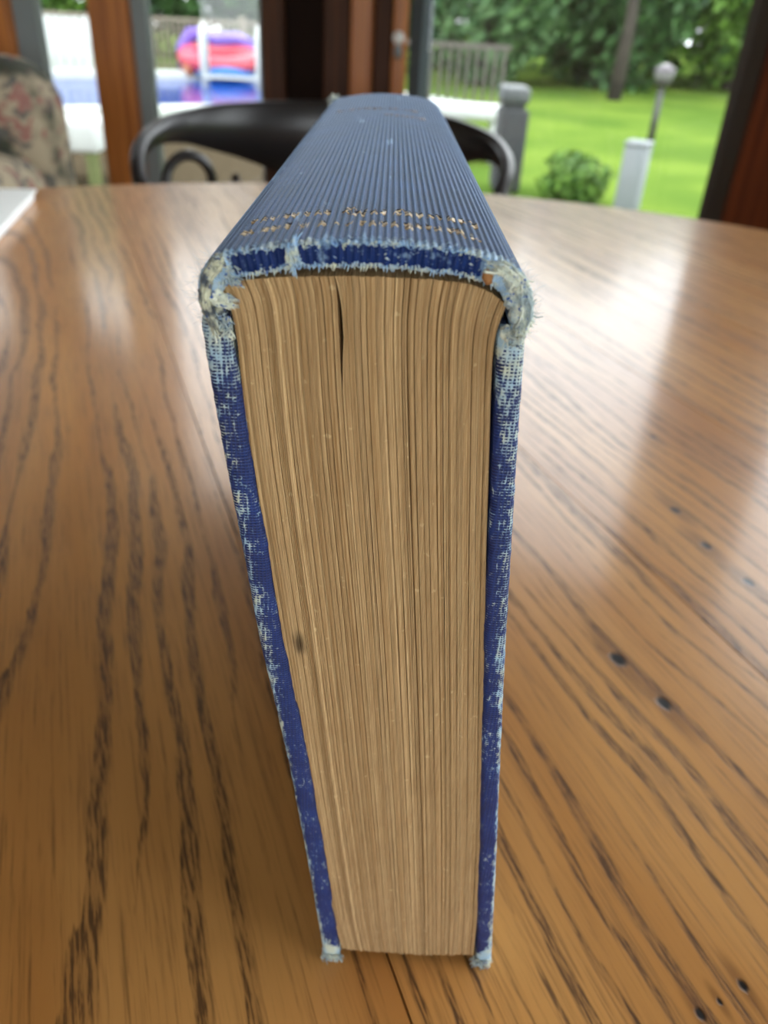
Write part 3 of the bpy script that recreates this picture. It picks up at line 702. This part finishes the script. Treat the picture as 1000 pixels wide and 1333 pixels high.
# ------------------------------------------------------------------ things around the table
pad = empty('note_pad', (-0.462, 0.79, 0.0), math.radians(13)); tag(pad, 'white flat rectangular pad lying by the left rim of the table', 'pad')
soft(MB().box(-0.075, 0.075, -0.1, 0.1, 0.0, 0.009).build('page_block', plain('pad_paper', srgb(232, 234, 236), 0.7, 0.03), pad), 0.003)
soft(MB().box(-0.078, 0.078, -0.103, 0.103, 0.009, 0.012).build('cover_sheet', M_WHITE, pad), 0.0014)

chair = empty('barrel_chair', (-0.125, 1.28, Z0)); tag(chair, 'black bentwood chair with low curved back behind the table', 'chair')
def band_pt(th):
    q = math.radians(th); return -0.0 + 0.285 * math.sin(q), 0.03 + 0.26 * math.cos(q)
TOPZ = [(-118, -0.03), (-104, 0.0), (-90, 0.022), (-70, 0.042), (-45, 0.055), (0, 0.064), (45, 0.055), (70, 0.042), (90, 0.022), (104, 0.0), (118, -0.03)]
BOTZ = [(-118, -0.05), (-104, -0.018), (-90, 0.002), (-75, 0.004), (-60, -0.004), (-40, -0.03), (-20, -0.062), (0, -0.08), (20, -0.062), (40, -0.03), (60, -0.004), (75, 0.004), (90, 0.002), (104, -0.018), (118, -0.05)]
R = []
for k in range(61):
    th = -118 + 236 * k / 60; x, y = band_pt(th); q = math.radians(th); n = Vector((math.sin(q), math.cos(q)))
    zt, zb = sm_interp(TOPZ, th, 4) - Z0, sm_interp(BOTZ, th, 4) - Z0; w = 0.011
    R.append([(x - n.x * w, y - n.y * w, zb), (x + n.x * w, y + n.y * w, zb), (x + n.x * w, y + n.y * w, zt - 0.006), (x + n.x * w * 0.5, y + n.y * w * 0.5, zt), (x - n.x * w * 0.5, y - n.y * w * 0.5, zt), (x - n.x * w, y - n.y * w, zt - 0.006)])
mb = MB(); mb.rings(R); mb.build('backrest', M_BLACK, chair)
for sgn in (-1, 1):
    x, y = band_pt(118 * sgn)
    mb = MB(); mb.tube([(x, y, -0.04 - Z0), (x * 1.0, y - 0.012, -0.09 - Z0), (x * 0.92, y + 0.01, -0.2 - Z0), (x * 0.85, y + 0.03, 0.44)], [0.011, 0.012, 0.013, 0.014], 10); mb.build('arm_post', M_BLACK, chair)
    hp = [(sgn * 0.235, -0.06, 0.45), (sgn * 0.23, -0.06, 0.70)] + [(sgn * (0.2 + 0.029 * math.cos(q)), -0.055 + 0.015 * q, 0.722 + 0.034 * math.sin(q)) for q in [math.pi * k / 12 for k in range(13)]] + [(sgn * 0.170, -0.008, 0.45)]
    mb = MB(); mb.tube(hp, 0.008, 10); mb.build('arm_hoop', M_BLACK, chair)
    for fy, by in ((-0.17, -0.2), (0.2, 0.27)):
        mb = MB(); mb.tube([(sgn * 0.19, fy, 0.43), (sgn * 0.22, by, 0.0)], [0.018, 0.013], 10); mb.build('leg', M_BLACK, chair)
mb = MB(); mb.lathe([(0.2, 0.43), (0.235, 0.435), (0.24, 0.45), (0.23, 0.462), (0.1, 0.456)], 40); mb.build('seat', M_BLACK, chair)
for k in range(5):
    th = -40 + 20 * k; x, y = band_pt(th); mb = MB(); mb.tube([(x * 0.8, y * 0.75, 0.44), (x, y, 0.69)], 0.008, 8); mb.build('spindle', M_BLACK, chair)

def floral():
    t = NT('floral_upholstery'); o = t.obj()
    dv = t.n('VectorMath', {0: o, 1: t.n('TexNoise', {'Vector': o, 'Scale': 14.0, 'Detail': 3.0}).outputs['Color']}, operation='MULTIPLY_ADD'); dv.inputs[2].default_value = (0, 0, 0)
    av = t.n('VectorMath', {0: o, 1: dv.outputs[0]}, operation='ADD')
    v = t.n('TexVoronoi', {'Vector': av.outputs[0], 'Scale': 12.0}); d = v.outputs['Distance']; cc = v.outputs['Color']
    hue = t.n('SeparateColor', {0: cc}).outputs[0]
    flower = t.mix(t.ss(hue, 0.3, 0.7), srgb(150, 84, 84), srgb(66, 72, 78))
    f = t.math('SUBTRACT', 1.0, t.ss(t.math('ADD', d, t.math('MULTIPLY', t.noise(o, 40, 2), 0.3)), 0.42, 0.62))
    shade_blotch = t.ss(t.noise(o, 9, 3), 0.46, 0.60)  # large dark blotches in the pattern stand in for the shaded seat hollow
    c = t.mix(shade_blotch, srgb(176, 160, 136), srgb(70, 72, 60)); c = t.mix(t.math('MULTIPLY', f, 0.75), c, flower)
    return t.bsdf(Base_Color=c, Roughness=0.9, Normal=t.bump(t.noise(o, 300, 2), 0.2, 0.002))
M_FLORAL = floral()
ac = empty('armchair', (-1.13, 1.5, Z0)); tag(ac, 'floral upholstered armchair at the left beyond the table', 'armchair')
def cushion(name, x0, x1, y0, y1, z0, z1, r, mat=M_FLORAL):
    o = MB().box(x0, x1, y0, y1, z0, z1).build(name, mat, ac); soft(o, r, 6); return o
cushion('base', -0.36, 0.36, -0.33, 0.36, 0.14, 0.34, 0.04)
cushion('seat_cushion', -0.25, 0.25, -0.36, 0.2, 0.34, 0.47, 0.05)
cushion('backrest', -0.40, 0.41, 0.16, 0.38, 0.3, 0.845, 0.1)
for sgn in (-1, 1):
    cushion('armrest', sgn * 0.33 - 0.09, sgn * 0.33 + 0.085, -0.34, 0.2, 0.3, 0.69, 0.08)
    for y in (-0.28, 0.3):
        mb = MB(); mb.tube([(sgn * 0.3, y, 0.15), (sgn * 0.31, y, 0.0)], [0.028, 0.018], 10); mb.build('leg', M_DARKPOST, ac)

# ------------------------------------------------------------------ outdoors
GZ = -0.95
def lawn_mat():
    t = NT('mown_lawn'); o = t.obj(); a = t.noise(o, 0.7, 4); b = t.noise(o, 9, 3)
    c = t.mix(t.ss(a, 0.35, 0.65), srgb(72, 94, 38), srgb(94, 113, 46)); c = t.mix(t.math('MULTIPLY', b, 0.4), c, srgb(64, 86, 36))
    return t.bsdf(Base_Color=c, Roughness=1.0, Normal=t.bump(b, 0.5, 0.03), Specular_IOR_Level=0.0)
M_LAWN = lawn_mat()
mb = MB(); N = 40; rows = []
for i in range(N + 1):
    y = 2.6 + 57 * i / N; row = []
    for j in range(N + 1):
        x = -35 + 70 * j / N
        z = GZ - 0.02 + 0.05 * noise.noise(Vector((x * 0.2, y * 0.2, 0))) * min(1, max(0, (y - 8) / 5)) + 0.012 * max(0, y - 12) * (1 if x > 0 else 0.1)
        row.append((x, y, z))
    rows.append(row)
mb.rings(rows, closed=False, cap0=False, cap1=False); lawn = tag(mb.build('lawn', M_LAWN), 'bright green mown lawn sloping up to the trees', 'lawn', kind='stuff')
tag(MB().box(-35, 35, -45, 2.55, GZ - 0.3, GZ - 0.05).build('ground', M_LAWN), kind='structure')
# deck of narrow boards
deck = tag(empty('deck', (-2.2, 6.0, GZ)), kind='structure')
bm_ = None
M_DECK = stained('weathered_deck', srgb(70, 62, 48), srgb(52, 45, 35), rough=0.95, spec=0.0)
for k in range(56):
    x = -2.8 + 0.1 * k
    if bm_ is None:
        o = MB().box(-0.046, 0.046, -3.4, 3.2, -0.03, 0.035).build('plank', M_DECK, deck); bm_ = o.data
    else:
        o = bpy.data.objects.new('plank', bm_); COL.objects.link(o); o.parent = deck
    o.location = (x, 0, 0)
# pool
QA = math.radians(40)
pool = empty('swimming_pool', (-3.75, 13.55, GZ), QA); tag(pool, 'blue swimming pool with white coping beyond the left windows', 'pool')
def water():
    t = NT('pool_water'); o = t.obj()
    return t.bsdf(Base_Color=srgb(8, 50, 122), Roughness=0.12, Normal=t.bump(t.noise(o, 3.0, 3), 0.12, 0.05), IOR=1.33, Specular_IOR_Level=0.2)
PX, PY2 = 3.4, 2.75
MB().box(-PX, PX, -PY2, PY2, -0.5, 0.0).build('water', water(), pool)
for (x0, x1, y0, y1) in ((-PX - 0.3, PX + 0.3, PY2, PY2 + 0.32), (-PX - 0.3, PX + 0.3, -PY2 - 0.3, -PY2), (-PX - 0.3, -PX, -PY2, PY2), (PX, PX + 0.3, -PY2, PY2)):
    soft(MB().box(x0, x1, y0, y1, -0.1, 0.14).build('coping', M_WHITEOUT, pool), 0.03)
# fences
M_FENCE = plain('grey_fence_paint', srgb(120, 110, 98), 0.7, 0.08)
M_FENCE2 = plain('weathered_fence', srgb(72, 66, 62), 0.7, 0.08)
def fence(name, P, Q, h, step, mat, label, wide=0.045):
    d = Vector((Q[0] - P[0], Q[1] - P[1])); L = d.length; e = empty(name, (P[0], P[1], GZ), math.atan2(d.y, d.x)); tag(e, label, 'fence')
    MB().box(0, L, -0.03, 0.03, h - 0.06, h).build('top_rail', mat, e); MB().box(0, L, -0.02, 0.02, 0.08, 0.14).build('bottom_rail', mat, e)
    base = None
    for k in range(int(L / step)):
        if base is None: o = MB().box(-wide / 2, wide / 2, -0.018, 0.018, 0.08, h - 0.05).build('baluster', mat, e); base = o.data
        else: o = bpy.data.objects.new('baluster', base); COL.objects.link(o); o.parent = e
        o.location = (step * (k + 0.5), 0, 0)
    pb = None
    for k in range(int(L / 2.2) + 1):
        if pb is None: o = MB().box(-0.06, 0.06, -0.06, 0.06, 0, h + 0.08).build('post', mat, e); pb = o.data
        else: o = bpy.data.objects.new('post', pb); COL.objects.link(o); o.parent = e
        o.location = (min(L, 2.2 * k), 0, 0)
    return e
ca, sa = math.cos(QA), math.sin(QA)
f0 = Vector((-4.87, 18.35))
fence('slatted_fence', (f0.x - 5 * ca, f0.y - 5 * sa), (f0.x + 4.6 * ca, f0.y + 4.6 * sa), 0.98, 0.125, M_FENCE, 'pale grey slatted fence beyond the swimming pool')
fence('railing', (-0.75, 11.8), (1.30, 11.8), 0.95, 0.12, M_FENCE2, 'short grey railing at the edge of the lawn')

# inflatable pool toy
toy = empty('inflatable_toy', (-3.72, 17.35, GZ), QA * 0.3); tag(toy, 'purple pink and blue inflatable pool toy beyond the white coping', 'pool toy')
M_PUR, M_PINK, M_TB, M_OR = (plain(n, c, 0.35, 0.05) for n, c in (('purple_vinyl', srgb(94, 68, 150)), ('pink_vinyl', srgb(168, 50, 72)), ('blue_vinyl', srgb(14, 92, 160)), ('orange_vinyl', srgb(136, 76, 44))))
mb = MB()
mb.tube([(-0.7, 0.3, 0.05), (-0.72, 0.3, 0.5), (-0.55, 0.3, 0.72), (-0.3, 0.3, 0.74), (-0.1, 0.32, 0.64), (0.1, 0.32, 0.66), (0.35, 0.3, 0.68), (0.6, 0.3, 0.6), (0.7, 0.3, 0.3)], 0.13, 14); mb.build('back_tube', M_PUR, toy)
mb = MB(); mb.tube([(0.66 * math.cos(q), 0.45 * math.sin(q) - 0.1, 0.36 + 0.1 * math.sin(q)) for q in [math.pi * 2 * k / 24 for k in range(25)]], 0.16, 14); mb.build('ring', M_PINK, toy)
mb = MB(); mb.lathe([(0.0, 0.02), (0.5, 0.04), (0.62, 0.14), (0.5, 0.26), (0.0, 0.3)], 24, (0.05, -0.2, 0)); mb.build('float_base', M_TB, toy)
mb = MB(); mb.lathe([(0.01, -0.13), (0.09, -0.1), (0.13, 0), (0.09, 0.1), (0.01, 0.13)], 16, (-0.62, -0.4, 0.15)); mb.build('bumper_ball', M_OR, toy)
# white hoops of the pool ladder
lad = empty('pool_ladder', (-3.1, 15.7, GZ), QA * 0.2); tag(lad, 'white tubular pool ladder in front of the inflatable toy', 'ladder')
for x0 in (-0.55, 0.4):
    mb = MB(); mb.tube([(x0, -0.3, -0.3), (x0, -0.3, 0.7), (x0 + 0.02, -0.22, 0.86), (x0 + 0.02, 0, 0.92), (x0 + 0.02, 0.22, 0.86), (x0 + 0.02, 0.3, 0.7), (x0 + 0.02, 0.3, 0.0)], 0.045, 12); mb.build('handrail', M_WHITEOUT, lad)
for k in range(3): MB().box(-0.55, 0.42, -0.36, -0.26, -0.3 + 0.22 * k, -0.25 + 0.22 * k).build('tread', M_WHITEOUT, lad)
# white slatted lounge
lg = empty('slatted_lounge', (-6.28, 16.0, GZ), math.radians(6)); tag(lg, 'white slatted lounge chair with raised back beyond the pool', 'lounge chair')
for k in range(6):
    soft(MB().box(-0.48 + 0.165 * k, -0.335 + 0.165 * k, -0.02, 0.02, 0.1, 0.93, Matrix.Rotation(math.radians(-10), 4, 'X')).build('slat', M_WHITEOUT, lg), 0.01, 2)
for z in (0.12, 0.86): MB().box(-0.5, 0.5, 0.02, 0.05, z, z + 0.06, Matrix.Rotation(math.radians(-10), 4, 'X')).build('cross_bar', M_WHITEOUT, lg)
for k in range(5): MB().box(-0.48, 0.48, 0.1 + 0.2 * k, 0.26 + 0.2 * k, 0.3, 0.34).build('seat_slat', M_WHITEOUT, lg)
for sx in (-0.44, 0.44):
    for y in (0.15, 1.0): MB().box(sx - 0.03, sx + 0.03, y - 0.03, y + 0.03, 0, 0.3).build('leg', M_WHITEOUT, lg)
# white patio table near the left window
pt = empty('patio_table', (-2.36, 6.0, GZ + 0.035)); tag(pt, 'white thick topped patio table on the deck outside the left window', 'table')
soft(MB().box(-0.235, 0.235, -0.25, 0.25, 0.225, 0.425).build('table_top', M_WHITEOUT, pt), 0.03)
M_LIME = plain('lime_paint', srgb(84, 92, 48), 0.6)
for sx in (-0.18, 0.18):
    for sy in (-0.2, 0.2): MB().box(sx - 0.035, sx + 0.035, sy - 0.035, sy + 0.035, 0, 0.23).build('leg', M_LIME, pt)
# white bench by the railing
bn = empty('white_bench', (0.52, 8.5, GZ)); tag(bn, 'long white bench in front of the short grey railing', 'bench')
soft(MB().box(-0.5, 0.42, -0.2, 0.2, 0.37, 0.5).build('seat', M_WHITEOUT, bn), 0.04)
for sx in (-0.42, 0.34): MB().box(sx - 0.04, sx + 0.04, -0.17, 0.17, 0, 0.38).build('leg', M_WHITEOUT, bn)
# grey cabinet
gc = empty('utility_cabinet', (0.845, 6.9, GZ)); tag(gc, 'grey metal cabinet with a separate lid at the lawn edge', 'cabinet')
M_GREY = plain('grey_metal', srgb(44, 46, 48), 0.9, 0.1, 6); M_LGREY = plain('light_grey_metal', srgb(62, 66, 68), 0.5, 0.06)
soft(MB().box(-0.11, 0.11, -0.1, 0.3, 0, 0.6).build('body', M_GREY, gc), 0.02)
soft(MB().box(-0.12, 0.1, -0.1, 0.3, 0.64, 0.76).build('lid', M_LGREY, gc), 0.03)
MB().box(-0.08, 0.07, -0.08, 0.28, 0.59, 0.65).build('neck', M_GREY, gc)
# granite post
gp = empty('granite_post', (1.73, 6.35, GZ), math.radians(-28)); tag(gp, 'short pale square stone post standing on the lawn', 'post')
M_STONE = plain('pale_granite', srgb(112, 116, 120), 0.8, 0.1, 60, 0.3)
soft(MB().box(-0.085, 0.085, -0.085, 0.085, 0, 0.45).build('shaft', M_STONE, gp), 0.012, 2)
soft(MB().box(-0.09, 0.09, -0.09, 0.09, 0.45, 0.485).build('cap', M_STONE, gp), 0.012, 2)
# lamp post
lp = empty('garden_lamp', (2.8, 9.85, GZ)); tag(lp, 'slim garden lamp post with a round capped head on the lawn', 'lamp')
M_LP = plain('dark_lamp_metal', srgb(40, 38, 38), 0.5)
mb = MB(); mb.tube([(0, 0, 0), (0, 0, 0.68)], [0.045, 0.032], 12); mb.build('pole', M_LP, lp)
mb = MB(); mb.lathe([(0.03, 0.66), (0.07, 0.7), (0.09, 0.74), (0.07, 0.76)], 18); mb.build('collar', M_LP, lp)
mb = MB(); mb.lathe([(0.085, 0.75), (0.11, 0.8), (0.1, 0.83)], 18); mb.build('lamp_glass', plain('frosted_glass', srgb(110, 106, 112), 0.3), lp)
mb = MB(); mb.lathe([(0.12, 0.825), (0.11, 0.85), (0.05, 0.885), (0.02, 0.9)], 18); mb.build('cap', plain('lamp_cap', srgb(74, 68, 74), 0.4), lp)

# leaves
def leaf_mat(name, a, b):
    t = NT(name); tn = t.attr('tone'); c = t.mix(tn, a, b)
    return t.bsdf(Base_Color=c, Roughness=0.6, Specular_IOR_Level=0.2)
M_L1 = leaf_mat('maple_leaves', srgb(38, 68, 28), srgb(98, 132, 52)); M_L2 = leaf_mat('dark_leaves', srgb(26, 50, 26), srgb(66, 98, 54)); M_L3 = leaf_mat('blue_green_leaves', srgb(38, 66, 38), srgb(88, 118, 74))
M_BARK = stained('bark', srgb(62, 56, 50), srgb(38, 33, 29), rough=0.9)
def foliage(mb, c, rad, n, size, lumps=9):
    cl = []
    for _ in range(lumps):
        d = rv(1.0); d.normalize(); cl.append((Vector((d.x * rad[0], d.y * rad[1], d.z * rad[2])) * random.uniform(0.35, 0.72), random.uniform(0.36, 0.55)))
    for _ in range(n):
        k, q = random.choice(cl); d = rv(1.0)
        if d.length < 0.05: continue
        d = d.normalized() * random.uniform(0.75, 1.05) * q
        p = Vector(c) + k + Vector((d.x * rad[0], d.y * rad[1], d.z * rad[2]))
        nrm = (d.normalized() + rv(0.8)).normalized(); a = nrm.orthogonal().normalized(); b = nrm.cross(a); s = size * random.uniform(0.6, 1.4)
        mb.add([p + a * s, p + b * s * 0.55, p - a * s, p - b * s * 0.55], [(0, 1, 2, 3)], [random.random()] * 4)
def tree(name, x, y, h, rw, mat, label, n=3200, size=0.17, z0=0.18, gz=GZ):
    e = empty(name, (x, y, gz)); tag(e, label, 'tree', 'trees around the garden')
    mb = MB(); foliage(mb, (0, 0, h * (0.5 + z0 / 2)), (rw, rw, h * (0.5 - z0 / 2) * 1.02), n, size, 22); o = mb.build('crown', mat, e, 'tone'); o['kind'] = 'stuff'
    mb = MB(); mb.tube([(0, 0, -0.2), (0.05, 0, h * 0.3), (-0.04, 0.05, h * 0.7)], [0.15, 0.11, 0.05], 10); mb.build('trunk', M_BARK, e)
random.seed(8)
trees = [(-13.5, 26, 7, 3.0, M_L2, 'dark tree at the far left beyond the pool fence'), (-9.5, 25, 6.5, 2.6, M_L1, 'green tree behind the slatted lounge chair'), (-6.6, 25.5, 6.4, 2.6, M_L2, 'dark tree behind the left of the pool fence'),
         (-3.8, 26, 6.8, 2.7, M_L3, 'bluish green tree behind the inflatable toy'), (-0.6, 25, 6.0, 2.5, M_L2, 'dark tree behind the wide wooden column'), (1.6, 19.5, 5.0, 2.1, M_L3, 'bluish green tree behind the short grey railing'),
         (4.2, 20.5, 5.4, 2.2, M_L2, 'dark bushy tree left of the bare trunk'), (4.9, 23.0, 5.6, 2.4, M_L1, 'leafy tree behind the bare trunk'), (8.0, 22.5, 5.6, 2.6, M_L1, 'light green tree behind the garden lamp'),
         (11.5, 22.5, 5.6, 2.8, M_L3, 'pale green tree at the right edge of the lawn'), (6.5, 27, 6.6, 3.0, M_L2, 'tall dark tree at the back of the lawn'), (1.0, 28, 6.8, 3.2, M_L2, 'tall dark tree far behind the railing'), (11.5, 28, 6.6, 3.2, M_L2, 'tall dark tree at the far right'), (15.5, 24, 6, 3.0, M_L1, 'green tree beyond the brown window post')]
for (x, y, h, rw, mt, lab) in trees:
    tree('leafy_tree', x, y, h * (1.32 if x < 1 else 1.24), rw, mt, lab, 15000, 0.135, -0.06, gz=GZ + (0.012 * (y - 12) if x > 0 else 0))
tree('young_tree', 4.0, 17.2, 4.6, 1.0, M_L1, 'slim young tree with a bare grey trunk on the lawn', 900, 0.12, 0.42, gz=GZ + 0.05)
tree('added_tree', -6.6, 12.5, 9.5, 3.0, M_L2, 'tall tree added out of view to darken the left window reflection', 4200, 0.22, 0.55)  # unseen tree, put in so its crown darkens the tabletop reflection
sh = empty('low_shrub', (1.40, 6.75, GZ)); tag(sh, 'low rounded shrub beside the pale stone post', 'shrub')
mb = MB(); foliage(mb, (0, 0, 0.15), (0.34, 0.3, 0.2), 3000, 0.026, 14); o = mb.build('foliage', M_L1, sh, 'tone'); o['kind'] = 'stuff'
mb = MB()
for k in range(5): mb.tube([(0, 0, 0), (0.15 * math.cos(k * 1.3), 0.15 * math.sin(k * 1.3), 0.2)], 0.008, 6)
tag(mb.build('stems', M_BARK, sh), kind='stuff')
